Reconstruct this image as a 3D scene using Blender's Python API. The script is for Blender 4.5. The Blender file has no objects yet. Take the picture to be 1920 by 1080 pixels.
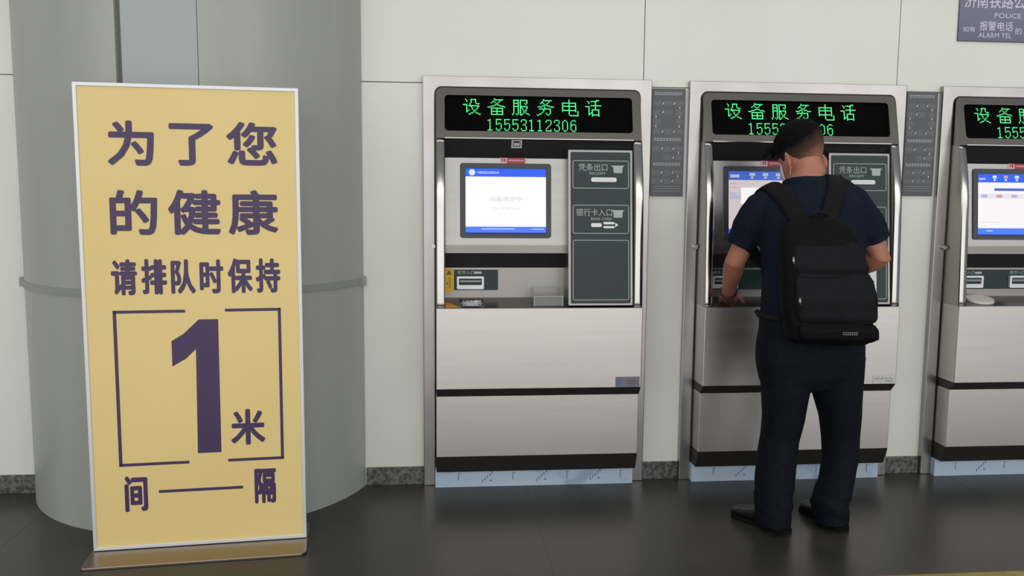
import bpy, bmesh, math, random
from mathutils import Vector, Matrix, noise
from mathutils.bvhtree import BVHTree

random.seed(4)
scene = bpy.context.scene
COL = scene.collection
PI = math.pi

# ------------------------------------------------------------------ camera
CAM_D, CAM_H = 3.845, 1.33
FOC, PITCH, YAW, ROLL = 1600.0, 0.10881, 0.0918, 0.00787
cam_data = bpy.data.cameras.new('camera')
cam = bpy.data.objects.new('camera', cam_data)
COL.objects.link(cam)
cam_data.sensor_fit = 'HORIZONTAL'
cam_data.sensor_width = 36.0
cam_data.lens = FOC / 1920.0 * 36.0
fwd = Vector((math.sin(YAW)*math.cos(PITCH), math.cos(YAW)*math.cos(PITCH), -math.sin(PITCH)))
rgt = Vector((math.cos(YAW), -math.sin(YAW), 0))
upv = rgt.cross(fwd)
r2 = rgt*math.cos(ROLL) + upv*math.sin(ROLL)
u2 = -rgt*math.sin(ROLL) + upv*math.cos(ROLL)
M = Matrix((r2, u2, -fwd)).transposed().to_4x4()
M.translation = Vector((0, -CAM_D, CAM_H))
cam.matrix_world = M
cam_data.clip_start = 0.05
scene.camera = cam

# ------------------------------------------------------------------ world, lights, exposure
world = bpy.data.worlds.new('hall_air')
scene.world = world
world.use_nodes = True
wb = world.node_tree.nodes['Background']
wb.inputs['Color'].default_value = (0.90, 0.96, 1.0, 1)
wb.inputs['Strength'].default_value = 0.28

def area(name, loc, target, sx, sy, power, color=(1, 1, 1)):
    l = bpy.data.lights.new(name, 'AREA')
    l.shape = 'RECTANGLE'; l.size = sx; l.size_y = sy
    l.energy = power; l.color = color
    o = bpy.data.objects.new(name, l); COL.objects.link(o)
    o.location = loc
    d = Vector(target) - Vector(loc)
    o.rotation_euler = d.to_track_quat('-Z', 'Y').to_euler()
    return o
area('hall_windows', (0.5, -13.0, 4.5), (0.5, 0, 4.5), 40, 2.8, 640, (1.0, 1.0, 0.98))
area('low_front_fill', (-0.5, -12.8, 1.5), (-0.5, 0, 1.5), 26, 2.8, 400, (1.0, 0.99, 0.97))  # added frontal fill, lifts the lower wall and lower steel panels
area('floor_fill', (0.5, -9.5, 4.4), (0.5, -9.5, 0), 30, 3, 520, (1.0, 1.0, 0.98))  # added fill that brightens the floor mirrored in the steel
area('ceiling_lamps', (0.6, -4.2, 9.0), (0.6, -4.0, 0), 16, 3, 230, (1.0, 0.98, 0.95))

vs = scene.view_settings
vs.view_transform = 'Standard'
try: vs.look = 'None'
except Exception: pass
vs.gamma = 1.0
vs.use_curve_mapping = False
vs.exposure = 0.04

# ------------------------------------------------------------------ materials
def srgb(r, g, b):
    f = lambda c: (c/255/12.92) if c/255 <= 0.04045 else ((c/255+0.055)/1.055)**2.4
    return (f(r), f(g), f(b), 1)

def mat(name, col, rough=0.5, metal=0.0, spec=0.5, emit=None, estr=1.0, coat=0.0):
    m = bpy.data.materials.new(name); m.use_nodes = True
    b = m.node_tree.nodes['Principled BSDF']
    b.inputs['Base Color'].default_value = col
    b.inputs['Roughness'].default_value = rough
    b.inputs['Metallic'].default_value = metal
    b.inputs['Specular IOR Level'].default_value = spec
    b.inputs['Coat Weight'].default_value = coat
    if emit:
        b.inputs['Emission Color'].default_value = emit
        b.inputs['Emission Strength'].default_value = estr
    return m

def nd(m, t, **kw):
    n = m.node_tree.nodes.new(t)
    for k, v in kw.items(): setattr(n, k, v)
    return n

def noise_var(m, scale, c0, c1, detail=4, stretch=(1, 1, 1), lo=0.3, hi=0.7, bump=0.0, rough=None, coords='Object'):
    """mix two colours of the same material by noise, optional bump and roughness variation"""
    L = m.node_tree.links; b = m.node_tree.nodes['Principled BSDF']
    tc = nd(m, 'ShaderNodeTexCoord'); mp = nd(m, 'ShaderNodeMapping')
    mp.inputs['Scale'].default_value = stretch
    L.new(tc.outputs[coords], mp.inputs['Vector'])
    nz = nd(m, 'ShaderNodeTexNoise'); nz.inputs['Scale'].default_value = scale
    nz.inputs['Detail'].default_value = detail
    L.new(mp.outputs['Vector'], nz.inputs['Vector'])
    cr = nd(m, 'ShaderNodeValToRGB')
    cr.color_ramp.elements[0].position = lo; cr.color_ramp.elements[0].color = c0
    cr.color_ramp.elements[1].position = hi; cr.color_ramp.elements[1].color = c1
    L.new(nz.outputs['Fac'], cr.inputs['Fac'])
    L.new(cr.outputs['Color'], b.inputs['Base Color'])
    if bump:
        bp = nd(m, 'ShaderNodeBump'); bp.inputs['Strength'].default_value = bump
        bp.inputs['Distance'].default_value = 0.002
        L.new(nz.outputs['Fac'], bp.inputs['Height']); L.new(bp.outputs['Normal'], b.inputs['Normal'])
    if rough:
        mr = nd(m, 'ShaderNodeMapRange')
        mr.inputs['To Min'].default_value = rough[0]; mr.inputs['To Max'].default_value = rough[1]
        L.new(nz.outputs['Fac'], mr.inputs['Value']); L.new(mr.outputs['Result'], b.inputs['Roughness'])
    return m

MAT = {}
MAT['wall'] = noise_var(mat('wall_panel_paint', srgb(222, 223, 214), 0.32, spec=0.45), 1.3,
                        srgb(219, 220, 211), srgb(226, 227, 219), 3)
MAT['joint'] = mat('joint_dark', srgb(118, 118, 110), 0.8)
MAT['floor'] = noise_var(mat('polished_granite', srgb(46, 45, 42), 0.22, spec=0.3), 3.2,
                         srgb(52, 51, 47), srgb(64, 62, 57), 8, lo=0.35, hi=0.7, rough=(0.27, 0.40))
MAT['floor_bounce'] = noise_var(mat('pale_bounce_floor', srgb(190, 184, 174), 0.35), 3, srgb(184, 178, 168), srgb(197, 191, 181), 6)  # unseen floor behind the camera, made pale to brighten the steel's reflections
MAT['floor_joint'] = mat('floor_joint', srgb(44, 43, 40), 0.5)
MAT['granite'] = noise_var(mat('speckled_granite', srgb(80, 80, 76), 0.35), 60,
                           srgb(58, 58, 55), srgb(122, 121, 116), 10, lo=0.38, hi=0.72)
MAT['column'] = noise_var(mat('column_cladding', srgb(150, 155, 148), 0.38, spec=0.5), 1.0,
                          srgb(160, 163, 156), srgb(169, 172, 165), 4, stretch=(6, 6, 0.5))
MAT['column_flat'] = mat('column_flat_panel', srgb(161, 167, 168), 0.35)
MAT['column_band'] = mat('column_band_paint', srgb(146, 150, 143), 0.45)
MAT['steel'] = noise_var(mat('brushed_steel', (0.56, 0.54, 0.51, 1), 0.34, 1.0), 5,
                         (0.56, 0.535, 0.51, 1), (0.60, 0.575, 0.55, 1), 4, stretch=(0.5, 1, 12), lo=0.2, hi=0.8, rough=(0.33, 0.38))
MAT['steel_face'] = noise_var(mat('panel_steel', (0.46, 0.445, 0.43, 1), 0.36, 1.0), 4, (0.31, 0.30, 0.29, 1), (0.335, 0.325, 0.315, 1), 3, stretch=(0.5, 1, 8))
MAT['steel_frame'] = noise_var(mat('frame_steel', (0.6, 0.58, 0.56, 1), 0.3, 1.0), 4,
                               (0.34, 0.325, 0.315, 1), (0.43, 0.415, 0.41, 1), 3, lo=0.3, hi=0.7, rough=(0.27, 0.36))
MAT['steel_dark2'] = mat('recess_steel', (0.30, 0.29, 0.275, 1), 0.4, 1.0)
MAT['steel_shiny'] = mat('polished_steel', (0.44, 0.425, 0.41, 1), 0.18, 1.0)
MAT['steel_dark'] = mat('hood_steel', (0.25, 0.23, 0.21, 1), 0.28, 1.0)  # darker copy of the steel; the hood's dark ceiling reflection is in the colour
MAT['base_steel'] = mat('base_plate_steel', (0.30, 0.25, 0.2, 1), 0.3, 1.0)  # brown reflection of the yellow panel is put into this colour
MAT['side_steel'] = mat('side_panel_steel', (0.42, 0.40, 0.35, 1), 0.42, 0.9)
MAT['dark'] = mat('dark_plastic', srgb(34, 33, 32), 0.42)
MAT['dark_band'] = mat('black_band', srgb(38, 36, 33), 0.5)
MAT['soffit'] = mat('soffit_shade', srgb(46, 45, 48), 0.35, 0.3)  # underside shade and dark floor reflection are put into this colour
MAT['black'] = mat('led_glass', (0.002, 0.002, 0.002, 1), 0.6, spec=0.03)
MAT['bezel'] = mat('screen_bezel', srgb(52, 53, 58), 0.4)
MAT['led'] = mat('led_green', (0, 0, 0, 1), 0.5, emit=(0.07, 0.92, 0.25, 1), estr=1.3)
MAT['green'] = mat('green_panel', srgb(34, 52, 51), 0.32, spec=0.28)
MAT['line'] = mat('panel_outline', srgb(150, 166, 162), 0.5)
MAT['print'] = mat('panel_print', srgb(168, 180, 178), 0.5)
MAT['white'] = mat('white_plastic', srgb(228, 230, 230), 0.35)
MAT['reader'] = mat('reader_grey', srgb(214, 218, 222), 0.3, 0.2)
MAT['reader_in'] = mat('reader_mouth', srgb(134, 136, 138), 0.4)
MAT['blue_film'] = noise_var(mat('blue_film', srgb(168, 188, 210), 0.35), 7,
                             srgb(150, 170, 192), srgb(180, 198, 216), 8, stretch=(1, 1, 1.6), lo=0.33, hi=0.46)
MAT['yellow'] = mat('warning_yellow', srgb(214, 170, 18), 0.45)
MAT['red'] = mat('red_sticker', srgb(176, 48, 66), 0.45)
MAT['pink'] = mat('sticker_pink', srgb(226, 176, 190), 0.45)
MAT['ink'] = mat('black_ink', srgb(26, 25, 28), 0.5)
MAT['brown_ink'] = mat('brown_ink', srgb(112, 66, 10), 0.5)
MAT['orange'] = mat('orange_edge', srgb(196, 140, 60), 0.5)
MAT['clear'] = mat('clear_plastic', (0.42, 0.43, 0.43, 1), 0.15)
MAT['clear'].node_tree.nodes['Principled BSDF'].inputs['Alpha'].default_value = 0.30
MAT['label_grey'] = mat('label_grey', srgb(112, 114, 122), 0.4)
MAT['label_blue'] = mat('label_blue', srgb(92, 106, 146), 0.4)
MAT['label_silver'] = mat('label_silver', srgb(206, 205, 204), 0.35, 0.2)
MAT['paper'] = mat('paper', srgb(212, 204, 194), 0.7)
MAT['board'] = mat('board_grey', srgb(76, 78, 82), 0.4)
MAT['board_head'] = mat('board_head', srgb(176, 178, 188), 0.5)
MAT['board_mark'] = mat('board_mark', srgb(200, 200, 206), 0.5)
MAT['board_line'] = mat('board_line', srgb(132, 134, 140), 0.5)
MAT['navy'] = mat('police_navy', srgb(48, 44, 92), 0.15, spec=0.6)
MAT['navy_text'] = mat('police_text', srgb(206, 204, 222), 0.4)
MAT['sign_yellow'] = noise_var(mat('poster_yellow', srgb(231, 205, 138), 0.42, spec=0.35), 1.2,
                               srgb(229, 202, 134), srgb(234, 209, 144), 2)
MAT['sign_purple'] = mat('poster_purple', srgb(68, 50, 88), 0.38, spec=0.4)
MAT['sign_frame'] = mat('poster_frame', srgb(214, 216, 218), 0.35, 0.3)
MAT['stripe'] = noise_var(mat('floor_stripe_yellow', srgb(150, 128, 36), 0.35), 20,
                          srgb(128, 108, 26), srgb(170, 146, 44), 5)
def screen_mat(name, rgb, s=1.0):
    return mat(name, (0, 0, 0, 1), 0.35, spec=0.3, emit=srgb(*rgb), estr=s)
MAT['scr_white'] = screen_mat('screen_white', (252, 254, 251), 1.0)
MAT['scr_blue'] = screen_mat('screen_blue', (34, 92, 246))
MAT['scr_blue2'] = screen_mat('screen_blue_low', (70, 122, 246))
MAT['scr_navy'] = screen_mat('screen_navy', (16, 20, 130))
MAT['scr_grey'] = screen_mat('screen_grey', (196, 198, 206))
MAT['scr_text'] = screen_mat('screen_light_text', (214, 226, 255))
MAT['scr_pink'] = screen_mat('screen_pink', (206, 192, 196))
MAT['scr_lilac'] = screen_mat('screen_lilac', (228, 222, 232))
MAT['scr_pale'] = screen_mat('screen_pale', (244, 240, 242))
MAT['scr_dimblue'] = screen_mat('screen_dim_blue', (60, 98, 196))
MAT['scr_lav'] = screen_mat('screen_lavender', (176, 180, 206))
MAT['scr_rose'] = screen_mat('screen_rose', (204, 160, 166))

# cloth, skin, hair
MAT['shirt'] = noise_var(mat('navy_cloth', srgb(24, 30, 46), 0.85, spec=0.15), 90,
                         srgb(15, 20, 34), srgb(22, 28, 44), 3, bump=0.15)
MAT['trouser'] = noise_var(mat('dark_navy_trouser', srgb(18, 24, 36), 0.8, spec=0.15), 80,
                           srgb(9, 13, 22), srgb(15, 20, 31), 3, bump=0.1)
MAT['pack'] = noise_var(mat('black_nylon', srgb(21, 22, 25), 0.7, spec=0.12), 160,
                        srgb(9, 9, 11), srgb(14, 14, 16), 2, bump=0.2)
MAT['pack2'] = noise_var(mat('black_nylon_panel', srgb(25, 26, 30), 0.65, spec=0.14), 160,
                         srgb(15, 16, 19), srgb(22, 23, 27), 2, bump=0.2)
MAT['strap'] = mat('strap_black', srgb(16, 16, 17), 0.8, spec=0.2)
MAT['seam'] = mat('seam_piping', srgb(24, 25, 28), 0.8, spec=0.1)
MAT['pull'] = mat('zip_metal', srgb(150, 150, 150), 0.35, 0.8)
MAT['shoe'] = mat('black_leather', srgb(20, 20, 20), 0.3, spec=0.5)
MAT['sole'] = mat('shoe_sole', srgb(20, 20, 22), 0.85, spec=0.1)
MAT['skin'] = noise_var(mat('skin', srgb(196, 132, 108), 0.5, spec=0.35), 14,
                        srgb(164, 106, 86), srgb(182, 124, 103), 4)
MAT['skin'].node_tree.nodes['Principled BSDF'].inputs['Subsurface Weight'].default_value = 0.06
MAT['eye'] = mat('eye_white', srgb(235, 230, 225), 0.2)
MAT['mask'] = mat('mask_white', srgb(226, 226, 226), 0.8)
MAT['bracelet'] = mat('bracelet_brown', srgb(60, 26, 26), 0.5)
hm = mat('short_hair', srgb(18, 16, 16), 0.75, spec=0.1)
_L = hm.node_tree.links
_at = nd(hm, 'ShaderNodeAttribute'); _at.attribute_name = 'fade'
_cr = nd(hm, 'ShaderNodeValToRGB')
_cr.color_ramp.elements[0].color = srgb(12, 11, 12)
_cr.color_ramp.elements[1].color = srgb(150, 104, 84)
_e = _cr.color_ramp.elements.new(0.55); _e.color = srgb(78, 58, 50)
_L.new(_at.outputs['Fac'], _cr.inputs['Fac'])
_L.new(_cr.outputs['Color'], hm.node_tree.nodes['Principled BSDF'].inputs['Base Color'])
MAT['hair'] = hm

# ------------------------------------------------------------------ helpers
def empty(name, loc, label, cat, group=None):
    o = bpy.data.objects.new(name, None); COL.objects.link(o)
    o.location = loc; o.empty_display_size = 0.1
    return tag(o, label, cat, group)

def tag(o, label, cat, group=None):
    o['label'] = label; o['category'] = cat
    if group: o['group'] = group
    return o

def struct(o):
    o['kind'] = 'structure'; return o

class MB:
    """collects polygons with a material key each; build() links them as one mesh object"""
    def __init__(s): s.v = []; s.f = []; s.m = []; s.sm = []
    def add(s, verts, faces, m, smooth=False):
        b = len(s.v); s.v += [tuple(v) for v in verts]
        for f in faces:
            s.f.append([b+i for i in f]); s.m.append(m); s.sm.append(smooth)
    def box(s, x0, x1, y0, y1, z0, z1, m):
        V = [(x, y, z) for x in (x0, x1) for y in (y0, y1) for z in (z0, z1)]
        s.add(V, [(0,1,3,2), (4,6,7,5), (0,4,5,1), (2,3,7,6), (0,2,6,4), (1,5,7,3)], m)
    def loops(s, A, B, m, closed=True, smooth=False):
        n = len(A); F = []
        for i in range(n if closed else n-1):
            j = (i+1) % n; F.append((i, j, n+j, n+i))
        s.add(list(A)+list(B), F, m, smooth)
    def ngon(s, P, m): s.add(P, [tuple(range(len(P)))], m)
    def prism(s, P, Q, m, smooth=False):
        s.ngon(P, m); s.ngon(list(reversed(Q)), m); s.loops(P, Q, m, smooth=smooth)
    def xprof(s, prof, x0, x1, m):
        """(y,z) profile extruded along x"""
        s.prism([(x0, y, z) for y, z in prof], [(x1, y, z) for y, z in prof], m)
    def build(s, name, parent=None, bevel=0.0, seg=2, origin=(0, 0, 0), merge=True, autosmooth=None):
        keys = []
        for k in s.m:
            if k not in keys: keys.append(k)
        me = bpy.data.meshes.new(name)
        o3 = Vector(origin)
        me.from_pydata([tuple(Vector(v)-o3) for v in s.v], [], s.f)
        for k in keys: me.materials.append(MAT[k])
        for p, k, sm in zip(me.polygons, s.m, s.sm):
            p.material_index = keys.index(k); p.use_smooth = sm
        bm = bmesh.new(); bm.from_mesh(me)
        if merge: bmesh.ops.remove_doubles(bm, verts=bm.verts, dist=1e-5)
        bmesh.ops.recalc_face_normals(bm, faces=bm.faces)
        bm.to_mesh(me); bm.free()
        o = bpy.data.objects.new(name, me); COL.objects.link(o)
        if bevel:
            md = o.modifiers.new('bevel', 'BEVEL'); md.width = bevel; md.segments = seg
            md.limit_method = 'ANGLE'; md.angle_limit = math.radians(38); md.harden_normals = False
        if parent: o.parent = parent
        else: o.location = o3
        return o

def rrect(x0, x1, z0, z1, r, k=5):
    """rounded rectangle outline, list of (x,z)"""
    P = []
    rs = r if isinstance(r, (list, tuple)) else (r,)*4      # tr, tl, bl, br
    for (cx, cz, a0, rr) in ((x1, z1, 0, rs[0]), (x0, z1, 90, rs[1]), (x0, z0, 180, rs[2]), (x1, z0, 270, rs[3])):
        sx = -1 if cx == x1 else 1; sz = -1 if cz == z1 else 1
        for i in range(k+1):
            a = math.radians(a0 + 90*i/k)
            P.append((cx+sx*rr+rr*math.cos(a), cz+sz*rr+rr*math.sin(a)))
    return P

_tc = {}
def glyphs(text, bold=0.0):
    """2D outline of a text, normalised to its own bounding box: (verts, faces, aspect)"""
    if (text, bold) in _tc: return _tc[(text, bold)]
    cu = bpy.data.curves.new('t', 'FONT'); cu.body = text; cu.size = 1; cu.offset = bold
    cu.resolution_u = 3
    o = bpy.data.objects.new('t', cu)
    me = bpy.data.meshes.new_from_object(o)
    V = [(v.co.x, v.co.y) for v in me.vertices]; F = [tuple(p.vertices) for p in me.polygons]
    bpy.data.objects.remove(o); bpy.data.curves.remove(cu); bpy.data.meshes.remove(me)
    x0 = min(v[0] for v in V); x1 = max(v[0] for v in V)
    y0 = min(v[1] for v in V); y1 = max(v[1] for v in V)
    V = [((x-x0)/(x1-x0), (y-y0)/(y1-y0)) for x, y in V]
    _tc[(text, bold)] = (V, F, (x1-x0)/(y1-y0))
    return _tc[(text, bold)]

def put_text(mb, text, x0, x1, z0, z1, fn, m, bold=0.0):
    """place text in a rectangle; fn(x,z) -> 3D point"""
    V, F, a = glyphs(text, 0.0)
    d = bold*(z1-z0)
    sh = [(0, 0)] if not bold else [(0, 0)]+[(d*math.cos(k*PI/4), d*math.sin(k*PI/4)) for k in range(8)]
    for i, (dx, dz) in enumerate(sh):
        ax, bx, az, bz = x0+abs(d)+dx, x1-abs(d)+dx, z0+abs(d)+dz, z1-abs(d)+dz
        lay = Vector((0, -0.00004*i, 0))
        mb.add([Vector(fn(ax+(bx-ax)*x, az+(bz-az)*z))+lay for x, z in V], F, m)

def put_poly(mb, P, fn, m): mb.ngon([fn(x, z) for x, z in P], m)
def put_rect(mb, x0, x1, z0, z1, fn, m): put_poly(mb, [(x0, z0), (x1, z0), (x1, z1), (x0, z1)], fn, m)
def put_ring(mb, x0, x1, z0, z1, r, w, fn, m):
    A = rrect(x0, x1, z0, z1, r); B = rrect(x0+w, x1-w, z0+w, z1-w, max(r-w, 0.0005))
    mb.loops([fn(*p) for p in A], [fn(*p) for p in B], m)

def slab(mb, P, fn, d0, d1, m):
    """outline P (x,z) made a plate standing from depth d0 to d1 in front of surface fn(x,z,d)"""
    mb.prism([fn(x, z, d1) for x, z in P], [fn(x, z, d0) for x, z in P], m)

def ring_slab(mb, A, B, fn, d0, d1, m):
    mb.loops([fn(x, z, d1) for x, z in A], [fn(x, z, d1) for x, z in B], m)
    mb.loops([fn(x, z, d0) for x, z in A], [fn(x, z, d1) for x, z in A], m)
    mb.loops([fn(x, z, d0) for x, z in B], [fn(x, z, d1) for x, z in B], m)
    mb.loops([fn(x, z, d0) for x, z in A], [fn(x, z, d0) for x, z in B], m)

# ------------------------------------------------------------------ the setting
f = MB(); f.box(-5.5, 6.5, -1.6, 0.3, -0.1, 0.0, 'floor'); f.box(-14, 15, -16, -1.6, -0.1, 0.0, 'floor_bounce')
struct(f.build('floor'))
fj = MB()
for x in (-1.62, 0.42, 2.46):
    fj.box(x-0.001, x+0.001, -4.0, -0.005, -0.0008, 0.0003, 'floor_joint')
struct(fj.build('trim_1'))

w = MB()
xs = [-4.2, 0.94, 2.132, 5.2]; zs = [0.0, 1.8165, 4.2]; g = 0.002
w.box(-4.2, 5.2, 0.012, 0.16, 0, 4.2, 'joint')
for j in range(2):
    cols = [(-4.2, 5.2)] if j == 0 else list(zip(xs[:-1], xs[1:]))
    for a, b in cols:
        w.box(a+g, b-g, 0.0, 0.012, zs[j]+(g if j else 0), zs[j+1]-g, 'wall')
struct(w.build('wall_back'))
bb = MB()
for a, b in ((-4.2, -1.758), (-0.308, -0.049), (0.975, 1.145), (2.169, 2.342), (3.366, 5.2)):
    bb.box(a, b, -0.012, 0.0, 0.0, 0.083, 'granite')
struct(bb.build('baseboard_back', bevel=0.002))

# ------------------------------------------------------------------ column
CX, CY, CR = -1.034, 0.225, 0.757
col = empty('round_column', (CX, 0, 0), 'thick round grey clad column standing behind the yellow notice stand', 'column')
def arc(a0, a1, n, r):
    return [(CX + r*math.cos(math.radians(a0+(a1-a0)*i/n)) - CX, CY + r*math.sin(math.radians(a0+(a1-a0)*i/n))) for i in range(n+1)]
A_L, A_R = -162.2, -17.8
def shell(a0, a1, r0, r1, z0, z1, m, name):
    n = max(4, int((a1-a0)/2.5)); O = arc(a0, a1, n, r1); I = arc(a0, a1, n, r0)
    b = MB()
    b.loops([(x, y, z0) for x, y in O], [(x, y, z1) for x, y in O], m, closed=False, smooth=True)
    b.loops([(x, y, z0) for x, y in I], [(x, y, z1) for x, y in I], m, closed=False, smooth=True)
    b.loops([(x, y, z1) for x, y in O], [(x, y, z1) for x, y in I], m, closed=False)
    b.loops([(x, y, z0) for x, y in O], [(x, y, z0) for x, y in I], m, closed=False)
    for k in (0, -1):
        b.ngon([(O[k][0], O[k][1], z0), (O[k][0], O[k][1], z1), (I[k][0], I[k][1], z1), (I[k][0], I[k][1], z0)], m)
    o = b.build(name, col, merge=False)
    o.data.shade_smooth() if False else None
    return o
shell(A_L, A_R, CR-0.03, CR-0.02, 0, 4.2, 'joint', 'core')
shell(A_L, -99.7, CR-0.02, CR, 0, 4.2, 'column', 'cladding_panel')
shell(-98.1, -77.52, CR-0.018, CR-0.004, 0, 4.2, 'column_flat', 'cladding_panel')
shell(-77.36, A_R, CR-0.02, CR, 0, 4.2, 'column', 'cladding_panel')
shell(A_L, A_R, CR-0.005, CR+0.006, 0.930, 0.958, 'column_band', 'belt_band')
for a in (A_L+1.6, A_R-1.6):
    x, y = arc(a, a, 1, CR+0.006)[0]
    c = MB(); c.box(x-0.014, x+0.014, y-0.008, y+0.012, 0.924, 0.964, 'column_band'); c.build('band_clip', col, bevel=0.002)

# ------------------------------------------------------------------ LED dot characters
LED = {
'设': """................
..*....*****....
...*...*...*....
...*...*...*....
.......*...*....
......*.....***.
****..*.........
...*.**********.
...*...*.....*..
...*....*....*..
...*....*...*...
...*.*...*.*....
...**.....*.....
...*.....*.*....
.......**...**..
.....**.......**""",
'备': """......*.........
......********..
.....*.....*....
....*.*...*.....
...*...*.*......
........*.......
......**.**.....
...***.....****.
***............*
...***********..
...*....*....*..
...*....*....*..
...***********..
...*....*....*..
...*....*....*..
...***********..""",
'服': """................
.*****.*******..
.*...*.*.....*..
.*...*.*.....*..
.*****.*...*.*..
.*...*.*....*...
.*...*.*........
.*****.*******..
.*...*.**....*..
.*...*.*.*...*..
.*...*.*.*..*...
.*...*.*..*.*...
.*...*.*...*....
.*...*.*..*.*...
*..*.*.*.*...**.
*...*..**......*""",
'务': """......*.........
......********..
.....*.....*....
....**....*.....
...*..*..*......
.......**.......
.....**..***....
.****..*....****
.......*........
..***********...
......*.....*...
......*.....*...
.....*......*...
....*...*...*...
..**.....*.*....
**........*.....""",
'电': """.......*........
.......*........
.......*........
.*************..
.*.....*.....*..
.*.....*.....*..
.*************..
.*.....*.....*..
.*.....*.....*..
.*.....*.....*..
.*************..
.*.....*.....*.*
.......*.......*
.......*.......*
.......*.......*
........********""",
'话': """..........***...
..*..******.....
...*.....*......
...*.....*......
.........*......
.....**********.
****.....*......
...*.....*......
...*.....*......
...*..*******...
...*..*.....*...
...*..*.....*...
...*.**.....*...
...**.*.....*...
...*..*******...
......*.....*...""",
'1': """...*....
.***....
...*....
...*....
...*....
...*....
...*....
...*....
...*....
...*....
...*....
.*****..""",
'5': """.******.
.*......
.*......
.*......
.*.***..
.**...*.
......*.
......*.
......*.
.*....*.
.*...*..
..***...""",
'3': """..****..
.*....*.
.*....*.
......*.
.....*..
...**...
.....*..
......*.
......*.
.*....*.
.*....*.
..****..""",
'2': """..****..
.*....*.
.*....*.
......*.
......*.
.....*..
....*...
...*....
..*.....
.*......
.*....*.
.******.""",
'0': """...**...
..*..*..
.*....*.
.*....*.
.*....*.
.*....*.
.*....*.
.*....*.
.*....*.
.*....*.
..*..*..
...**...""",
'6': """...***..
..*...*.
.*......
.*......
.*.***..
.**...*.
.*....*.
.*....*.
.*....*.
.*....*.
..*...*.
...***..""",
}
def led_char(mb, ch, x0, x1, z0, z1, fn):
    rows = LED[ch].split('\n'); nr = len(rows); nc = len(rows[0])
    dx = (x1-x0)/nc; dz = (z1-z0)/nr
    for j, row in enumerate(rows):
        for i, c in enumerate(row):
            if c == '*':
                a = x0+i*dx; b = z1-(j+1)*dz
                put_rect(mb, a+dx*0.04, a+dx*0.96, b+dz*0.06, b+dz*0.94, fn, 'led')

# ------------------------------------------------------------------ ticket machines
def lerp(a, b, t): return a+(b-a)*t
def prof_at(P, z):
    for (p0, z0), (p1, z1) in zip(P[:-1], P[1:]):
        if z1 <= z <= z0: return lerp(p0, p1, (z0-z)/(z0-z1))
    return P[-1][0] if z < P[-1][1] else P[0][0]
SIDE = []
_p = 0.079                                   # depth of the trim from the hood lip down: the lean eases off in a smooth curve
for _i in range(61):
    _z = 1.575-(1.575-0.836)*_i/60
    SIDE.append((min(_p, 0.1645), _z))
    _k = max(0.0, min(1.0, (1.50-_z)/0.26)); _k = _k*_k*(3-2*_k)
    _p += (0.25*(1-_k)+0.048*_k)*(1.575-0.836)/60
def hoodp(z): return 0.030+(1.797-z)*0.2400
def scrp(z): return 0.030+(1.497-z)*0.1030
def grnp(z): return 0.080+(1.53-z)*0.1100
def S(pf): return lambda x, z, d=0.0: (x, -pf(z)-d, z)

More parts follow.
